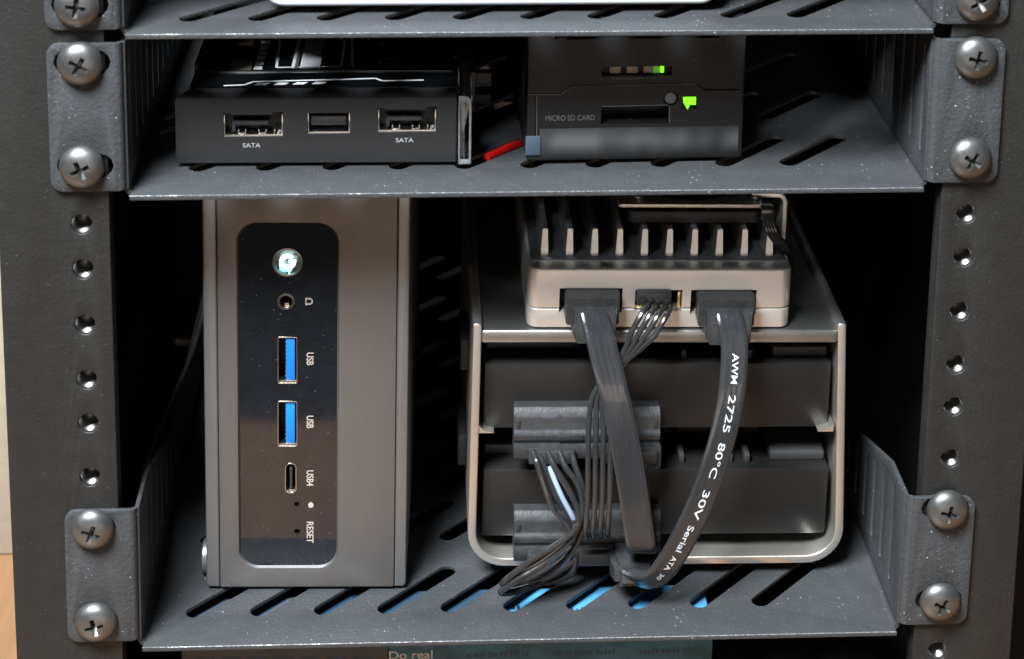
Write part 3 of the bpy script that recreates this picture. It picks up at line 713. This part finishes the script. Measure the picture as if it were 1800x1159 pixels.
# ================================================================== BOARD CASE on the cage
fk = Frame(at(926, 576.5, 28), 0, .95)
rk = fk.root('heatsink_computer', 'small silver computer case with ten cooling fins and a fan, standing on the drive cage', 'computer')
Wk = fk.l(1389, 560).x; Hk = fk.l(1150, 474).z; sz = fk.l(1150, 543).z
pts_ = [px_rect(fk, 984, 507, 1093, 549), px_rect(fk, 1117, 510, 1198, 547), px_rect(fk, 1215, 510, 1328, 552)]
def case_part(z0, z1, name, bev):
    me = plate(rrect(0, Wk, 0, 90, 3.2, 8), [], z1-z0, bev, 3); me.transform(T(0, 0, (z0+z1)/2))
    c = MB()
    for (a, b_, c_, d_) in pts_: c.box(a, b_, -3, 9, c_, d_)
    return MB().mesh(cut(me, c)).build(name, 'alu_case', rk, ang=30)
case_part(.1, sz-.07, 'lower_shell', .35); case_part(sz+.07, Hk, 'upper_shell', .7)
m = MB()
for (a, b_, c_, d_) in pts_: m.box(a+.02, b_-.02, 8.3, 8.8, c_+.02, d_-.02)
m.build('port_inside', 'dark', rk)
m = MB(); m.box(.9, Wk-.9, 6.2, 88, Hk-.3, Hk+.35, .2); m.build('fin_bed', 'casetop', rk)
zt = Hk+.3; ft = fk.l(1150, 404, 8).z
fin = None
for k in range(10):
    px = 957.5+43.9*k; x = fk.l(px, 440, 8).x
    if fin is None:
        fin = MB().loft([[(-1.1, 8, 0), (1.1, 8, 0), (1.1, 84, 0), (-1.1, 84, 0)], [(-.75, 8.3, ft-zt), (.75, 8.3, ft-zt), (.75, 84, ft-zt), (-.75, 84, ft-zt)]], .2).build('cooling_fin', 'fin', rk); q = fin
    else: q = fin.copy(); C.objects.link(q); q.parent = rk
    q.location = (x*S, 0, zt*S)
# fan on the fins
YF = 12
fa, fb2 = fk.l(1103, 403, YF), fk.l(1336, 405, YF); ftp = fk.l(1220, 372, YF).z
fx0, fx1 = fa.x, fb2.x
me = plate(rrect(fx0, fx1, YF, YF+40, 2, 4), [circle((fx0+fx1)/2, YF+20, 18.2, 36)], ftp-ft-.4, .3, 1); 
fn = MB().mesh(me, T(0, 0, (ft+.25+ftp)/2)).build('cooling_fan', 'dockblk', rk)
m = MB(); cx, cy = (fx0+fx1)/2, YF+20
for k in range(9):
    m.box(8, 17.3, -1.6, 1.6, -.4, .4, .1, M=T(cx, cy, (ft+ftp)/2) @ Matrix.Rotation(2*pi*k/9, 4, 'Z') @ Matrix.Rotation(.5, 4, 'X'))
m.cyl((cx, cy, ft+.8), 8.2, ftp-ft-1.6, 'Z', 24, .3); m.build('blades', 'dockblk', fn)
pa, pb2 = fk.l(1087, 356, YF), fk.l(1341, 361, YF); pz = fk.l(1220, 365, YF).z; pz2 = fk.l(1220, 357, YF).z
m = MB(); m.mesh(plate(rrect(pa.x, pb2.x, YF-.3, YF+42, .8, 3), [circle(cx, cy, 17, 36)], 1.15, .25, 2), T(0, 0, pz+.55)); m.build('fan_plate', 'alu_case', rk)
br_ = MB(); xr = fk.l(1385.5, 420, YF).x; ztp = fk.l(1365, 350, YF).z; zlo = fk.l(1385, 470, YF).z
prf = [(pb2.x-2.6, ztp), (xr-3.2, ztp)]+[(xr-3.2+3.2*sin(radians(a)), ztp-3.2+3.2*cos(radians(a))) for a in range(15, 91, 15)]+[(xr, zlo+1), (xr-1.3, zlo+1)]+[(xr-3.2+1.9*sin(radians(a)), ztp-3.2+1.9*cos(radians(a))) for a in range(90, 14, -15)]+[(xr-3.2, ztp-1.3), (pb2.x-2.6, ztp-1.3)]
br_.mesh(plate(prf, [], 12, .2), T(0, YF+10, 0) @ FRONT); br_.build('fan_bracket', 'alu_case', rk)
for px in (1120, 1325):
    p = fk.l(px, 352, YF+6); MB().cyl((p.x, YF+5, pz+1.1), 2.2, 1.1, 'Z', 20, .2).build('fan_screw', 'chrome', rk)
m = MB()
for k in range(4):
    e = k*5
    P = [(1342+e, 372, 38), (1344+e, 390, 37), (1352+e, 412, 36), (1368+e*.9, 432, 36), (1384+e*.3, 441, 40), (1391, 452, 46), (1393, 480, 58)]
    m.tube([fk.I @ at(*q) for q in P], .62, 8)
m.box(fk.l(1338, 365, YF-2).x, fk.l(1362, 365, YF-2).x, YF-3, YF+3, fk.l(1338, 385, YF-2).z, fk.l(1338, 366, YF-2).z, .3)
m.build('fan_lead', 'wire', rk)
mp = pts_[1]
m = MB(); m.box(mp[0]+.2, mp[1]-.2, 1.5, 8, mp[2]+.2, mp[2]+1.2, .1); m.box(mp[1]-1.2, mp[1]-.4, 1, 8, mp[2]+1.2, mp[3]-1, .1); m.build('socket_lip', 'gold', rk)
m = MB()
for q in (pts_[0], pts_[2]): m.box(q[0]+.2, q[1]-.2, 5, 8.2, q[2]+.3, q[3]-.3, .2)
m.build('socket', 'rubber', rk)

# ================================================================== CABLES
def ribbon(P, Wd_, wid, th, sub=10):
    """flat cable with three lengthwise humps; P points, Wd_ width directions"""
    Q = spline(P, sub); V = spline(Wd_, sub); prof = []
    n = 14
    for i in range(n+1):
        u = -1+2*i/n; prof.append((u*wid/2, th/2*(1-.07*(cos(u*pi*2.5)**2))*(1 if abs(u) < .95 else .55)))
    for i in range(n, -1, -1): prof.append((prof[i][0], -prof[i][1]))
    t = bmesh.new(); rings = []; fr = []
    for i, p in enumerate(Q):
        Tn = (Q[min(i+1, len(Q)-1)]-Q[max(i-1, 0)]).normalized(); w = V[i]; w = (w-Tn*w.dot(Tn)).normalized(); nn = w.cross(Tn)
        if nn.y > 0 and False: nn = -nn
        fr.append((p, Tn, w, nn)); rings.append([t.verts.new(p+w*a+nn*b) for a, b in prof])
    m_ = len(prof)
    for a, b in zip(rings, rings[1:]):
        for i in range(m_): t.faces.new((a[i], a[(i+1) % m_], b[(i+1) % m_], b[i]))
    t.faces.new(rings[0]); t.faces.new(rings[-1][::-1])
    return MB().add(t), fr
def plug(fr, x0, x1, z0, z1, y0, parent, inv, drop=6.5, lean=0):
    """SATA plug: collar in the socket, body, tapered boot bending down"""
    m = MB(); w = x1-x0
    sec = lambda a, b_, c_, d_, y, dz=0: [(a, y+dz, c_), (b_, y+dz, c_), (b_, y, d_), (a, y, d_)]
    m.loft([sec(x0+1.8, x1-1.4, z0+1.2, z1-.5, 7.5), sec(x0+1.8, x1-1.4, z0+1.0, z1-.3, 1), sec(x0+1.3, x1-1.0, z0+.4, z1-.1, -1.5), sec(x0+1.6, x1-1.4, z0-1.2, z1-.6, -6)], .35)
    m.loft([sec(x0+2.8, x1-2.0, z0-1.4, z1-1.6, -3), sec(x0+3.4+lean, x1-2.6+lean, z0-3.8, z1-3.2, -7.4), sec(x0+4.2+lean, x1-3.2+lean, z0-drop+1.0, z0-1.2, -9.0)], .4)
    m.build('plug', 'plastic', parent)
MIDX = Vector((1, 0, 0))
# left data cable
fl_root = Frame(fk.M @ Vector((pts_[0][0], 0, pts_[0][2])), 0, .95)
rl = fl_root.root('data_cable', 'black flat data cable hanging straight from the left socket, folded under at its lower end', 'cable', 'flat black data cables')
def shift(p, fr): a, b_, c_, d_ = p; o = fr.I @ (fk.M @ Vector((a, 0, c_))); return o.x, o.x+b_-a, o.z, o.z+d_-c_
plug(fl_root, *shift(pts_[0], fl_root), 0, rl, None, 6.5, .3)
PL = [(1044, 548, 21), (1050, 572, 18.5), (1060, 615, 15), (1074, 670, 12.5), (1088, 730, 11), (1101, 795, 10), (1111, 855, 9.3), (1120, 915, 9), (1126, 955, 9.4), (1128, 968, 11.6), (1127, 962, 14.5), (1123, 930, 16), (1118, 880, 18), (1114, 830, 20), (1113, 800, 24)]
WL = [(.97, .1, -.12)]*3+[(.97, .1, -.15)]*5+[(1, .02, -.06)]*7
mbr, _ = ribbon([at(*q) for q in PL], [Vector(w) for w in WL], 8.3, 1.9)
mbr.build('flat_lead', 'ribbon', rl, ang=50, inv=fl_root.I)
q = fl_root.I @ at(1120, 790, 24); MB().box(q.x-6.5, q.x+7, q.y-2, q.y+7, q.z-5.4, q.z+1.5, .8).build('plug', 'plastic', rl)
# right data cable
fr_root = Frame(fk.M @ Vector((pts_[2][0], 0, pts_[2][2])), 0, .95)
rr = fr_root.root('data_cable', 'black flat data cable with white lettering, sweeping down left from the right socket', 'cable', 'flat black data cables')
plug(fr_root, *shift(pts_[2], fr_root), 0, rr, None, 6.5, .3)
PRt = [(1281, 550, 21), (1286, 575, 18.5), (1291, 615, 16), (1287, 680, 13), (1276, 745, 11), (1258, 810, 9.5), (1233, 880, 8.5), (1206, 938, 8), (1180, 983, 8.5), (1152, 1016, 9.5), (1122, 1021, 12), (1099, 1010, 15), (1096, 994, 18)]
WR = [(1, .05, -.02), (1, .05, -.02), (1, .05, 0), (.97, .1, -.08), (.95, .12, -.2), (.92, .12, -.3), (.9, .1, -.4), (.86, .1, -.5), (.75, .15, -.62), (.55, .3, -.75), (.35, .5, -.8), (.3, .6, -.7), (.3, .6, -.6)]
mbr, frs = ribbon([at(*q) for q in PRt], [Vector(w) for w in WR], 7.7, 1.7)
mbr.build('flat_lead', 'ribbon', rr, ang=50, inv=fr_root.I)
# lettering wrapped on it
def along(pyt):
    best = None
    for i, (p, Tn, w, nn) in enumerate(frs[:100]):
        v = p-CAM; d = v.dot(_f); py = PPY-FP*v.dot(_u)/d
        if best is None or abs(py-pyt) < best[0]: best = (abs(py-pyt), i)
    return best[1]
cum = [0]
for i in range(1, len(frs)): cum.append(cum[-1]+(frs[i][0]-frs[i-1][0]).length)
def wrap(word, py0, py1, size):
    i0, i1 = along(py0), along(py1); s0, s1 = cum[i0], cum[i1]
    me = text_mesh(word, size, 1, .02, 'LEFT', .02); xs = [v.co.x for v in me.vertices]; k = (s1-s0)/(max(xs)-min(xs)); mn = min(xs)
    for v in me.vertices:
        s_ = s0+(v.co.x-mn)*k; j = max(i for i in range(len(cum)) if cum[i] <= s_); j = min(j, len(cum)-2)
        t_ = (s_-cum[j])/(cum[j+1]-cum[j]); A, B_ = frs[j], frs[j+1]
        p = A[0].lerp(B_[0], t_); w = A[2].lerp(B_[2], t_); nn = A[3].lerp(B_[3], t_); sg = -1 if nn.y > 0 else 1
        v.co = p+w*(v.co.y)+nn*sg*(.93+v.co.z+.02)
    return me
m = MB()
for wd, a, b_, sz_ in (('AWM', 622, 676, 2.6), ('2725', 691, 757, 2.9), ('80\u00b0C', 776, 838, 2.9), ('30V', 857, 908, 2.8), ('Serial', 923, 966, 2.6), ('ATA', 977, 1000, 2.3), ('30', 1005, 1014, 1.9)):
    m.mesh(wrap(wd, a, b_, sz_))
m.build('lettering', 'print_w', rr, inv=fr_root.I)
q = fr_root.I @ at(1116, 999, 15.5)
m = MB(); m.loft([[(q.x-6.6, q.y+9, q.z-4), (q.x+7.4, q.y+9, q.z-4), (q.x+7.4, q.y+9, q.z+3.4), (q.x-6.6, q.y+9, q.z+3.4)], [(q.x-7, q.y+1, q.z-4.3), (q.x+7, q.y+1, q.z-4.0), (q.x+7, q.y+1, q.z+3.0), (q.x-7, q.y+1, q.z+3.2)], [(q.x-5.6, q.y-4.5, q.z-3.8), (q.x+5, q.y-4.5, q.z-3.4), (q.x+5, q.y-3.2, q.z+1.8), (q.x-5.6, q.y-3.2, q.z+2.2)]], 1.5)
m.build('plug', 'plastic', rr)

# power harness : two wide drive connectors and their wires
fh = Frame(at(905, 806, 24), 0, .95)
rh = fh.root('power_harness', 'bundle of thin black power wires with two wide grey connectors plugged into the drives', 'cable')
def connector(px0_, py0_, px1_, py1_, lower):
    a = fh.l(px0_, py0_, 0); b = fh.l(px1_, py0_, 0); c = fh.l(px0_, py1_, 0)
    w = b.x-a.x; h = a.z-c.z-1.0; x, z0 = a.x, c.z
    m = MB()
    pr_ = [(7.2, 1.0), (3.6, 1.0), (3.2, .965), (1.6, .86), (1.3, .80), (1.3, .62), (1.05, .58), (.2, .54), (-.1, .50), (.0, .40), (.5, .36), (.6, .31), (-.5, .285), (-.7, .25), (-.7, .05), (-.4, .0), (7.2, .0)]
    m.loft([[(xx, a_, z0+h*b_) for a_, b_ in pr_] for xx in (x, x+w)], .08)
    m.box(x+w*.30, x+w*.47, -.35, 1, z0+h*.40, z0+h*.52, .15); m.box(x+.8, x+1.7, .9, 2, z0+h*.62, z0+h*.8, .15); m.box(x+w-1.7, x+w-.8, .9, 2, z0+h*.62, z0+h*.8, .15)
    o = m.build('connector', 'plastic', rh, ang=28)
    g = MB()
    for u0, u1 in (((.10, .42), (.62, .98)) if not lower else ((.09, .24), (.44, .66))):
        g.box(x+w*u0, x+w*u1, -3.2, .5, z0-.4, z0+h*.26, .7)
    g.build('boot', 'plastic', o); return x, z0, w, h
pp = fh.I @ at(1152, 526, 26); m = MB(); m.box(pp.x-5.2, pp.x+4.6, pp.y-.5, pp.y+7, pp.z-1.7, pp.z+2.1, .35)
for k in range(4): m.box(pp.x-4.4+2.3*k, pp.x-3.0+2.3*k, pp.y-.9, pp.y+1, pp.z-1.3, pp.z+.3, .15)
m.build('board_plug', 'plastic', rh)
connector(905, 721, 1163, 806, False); connector(905, 904, 1163, 985, True)
def wires(lst, r=.82, name='wire', mm='wire'):
    w = []
    for P in lst: w.append(MB().tube([fh.I @ at(*q) for q in P], r, 10, 8).build(name, mm, rh))
    return w
wires([[(1146+13*i, 530+2*i, 27), (1133+13*i, 545+3*i, 20), (1112+13*i, 580+3*i, 17.5), (1100+9*i, 612, 17), (1083+4*i, 640, 17), (1060+3*i, 668+3*i, 16.5), (1041+8*i, 700+3*i, 15.5), (1035+13*i, 745, 14), (1034+13*i, 800, 12.6), (1033+13*i, 870, 12), (1030+13*i, 920, 12.6), (1029+13*i, 944-2*i, 15), (1034+12*i, 940, 22)] for i in range(4)], .84)
wires([[(936, 793, 21), (944, 815, 17), (958, 860, 15), (975, 900, 14), (1000, 930, 13.5), (992, 952, 12.5), (950, 985, 11), (905, 1010, 10.5), (890, 1026, 12), (915, 1024, 15), (965, 1003, 18), (1003, 975, 22)],
       [(942, 795, 22), (956, 818, 19), (976, 868, 17), (1002, 905, 15.5), (1012, 930, 14.5), (985, 968, 12), (940, 1000, 10.5), (898, 1024, 10), (886, 1040, 12.5), (920, 1036, 15), (975, 1010, 18), (1012, 985, 22)],
       [(962, 795, 21), (975, 822, 17.5), (1000, 862, 15), (1016, 900, 13.5), (1012, 930, 12.5), (978, 958, 11), (930, 988, 10), (896, 1014, 9.8), (884, 1028, 12), (925, 1016, 17), (985, 990, 21)],
       [(983, 795, 21), (993, 820, 18), (1013, 848, 16), (1023, 880, 14.5), (1020, 915, 13.2), (1002, 950, 12.3), (965, 985, 11), (920, 1014, 10.2), (880, 1040, 10.5), (905, 1041, 14), (965, 1020, 18), (1016, 990, 22)],
       [(1004, 795, 21), (1012, 822, 18.5), (1022, 850, 17), (1026, 885, 15.6), (1024, 925, 14.4), (1010, 962, 14), (985, 992, 14), (950, 1015, 14), (930, 1024, 15.5), (975, 1022, 18), (1005, 1008, 20), (1012, 980, 22)]], .86)
wires([[(966, 820, 19), (974, 842, 17), (988, 874, 15.5), (1006, 908, 15), (1012, 925, 16)]], .75, 'pale_wire', 'palewire')
m = MB(); p = fh.I @ at(1075, 790, 22); m.tube([fh.I @ at(*q) for q in [(1078, 775, 23), (1074, 800, 20), (1080, 822, 19), (1092, 840, 20)]], 1.0, 8); m.build('wire', 'wire', rh)

# ================================================================== PRINTED CARTON under the bottom shelf
BZ = -173.2
x0 = -96; x1 = 54.5; xm = atz(682, 1159, BZ).x; yb = atz(985, 1033, BZ).y
fx = Frame((0, 0, BZ)); rx = fx.root('printed_carton', 'blue and grey printed carton lying below the bottom shelf', 'carton')
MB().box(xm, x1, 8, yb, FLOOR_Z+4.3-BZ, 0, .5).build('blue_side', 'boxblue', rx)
MB().box(-58, -7.5, 9, yb-.3, .03, .12).build('printed_panel', 'boxink', rx)  # dark sheet painted as the mini computer's shadow, seen through the slots
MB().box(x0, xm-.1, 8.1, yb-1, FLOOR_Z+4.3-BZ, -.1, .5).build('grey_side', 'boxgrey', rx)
MB().box(xm, x1, 7.6, 7.95, FLOOR_Z+4.5-BZ, -1.0, .1).build('front_panel', 'boxfront', rx)  # darker copy of the blue: shade under the shelf put into the colour
MB().box(x0, xm-.2, 7.7, 8.05, FLOOR_Z+4.5-BZ, -1.0, .1).build('front_panel', 'boxfrontgrey', rx)  # darker grey copy carrying the same painted shade
def lay(txt, px, py, size, mm, sx=1):
    p = atz(px, py, BZ); MB().mesh(text_mesh(txt, size, sx, .03, 'LEFT', .03), T(p.x, p.y, .03)).build('lettering', mm, rx)
p = at(722, 1151, 7.9); MB().mesh(text_mesh('Do real', 3.6, 1.15, .04, 'CENTER', .03), T(p.x, 7.55, p.z-BZ) @ FRONT).build('lettering', 'print_w', rx)
m = MB()
for i in range(11):
    if i % 4 == 3: continue
    p = at(820+i*38, 1150-i*.9, 8); [m.box(p.x+u, p.x+u+random.uniform(.4, .9), 7.5, 7.7, p.z-BZ-.9, p.z-BZ+random.uniform(.1, .8)) for u in (0, 1.2, 2.3, 3.5, 4.6)]
m.build('printed_row', 'boxink', rx)
m = MB()
for i in range(7):
    p = at(345+i*46, 1156, 8); m.box(p.x, p.x+5.2, 7.6, 7.8, p.z-BZ-.7, p.z-BZ+.3)
m.build('printed_row', 'boxink', rx)
for px in (890, 1003):
    p = atz(px, 1068, BZ)
    m = MB()
    for k in range(7): m.box(p.x+k*1.5, p.x+k*1.5+random.uniform(.5, 1.1), p.y-1.2, p.y+random.uniform(-.6, .9), 0, .04)
    m.build('printed_row', 'boxink', rx)
print('objects', len(bpy.data.objects))
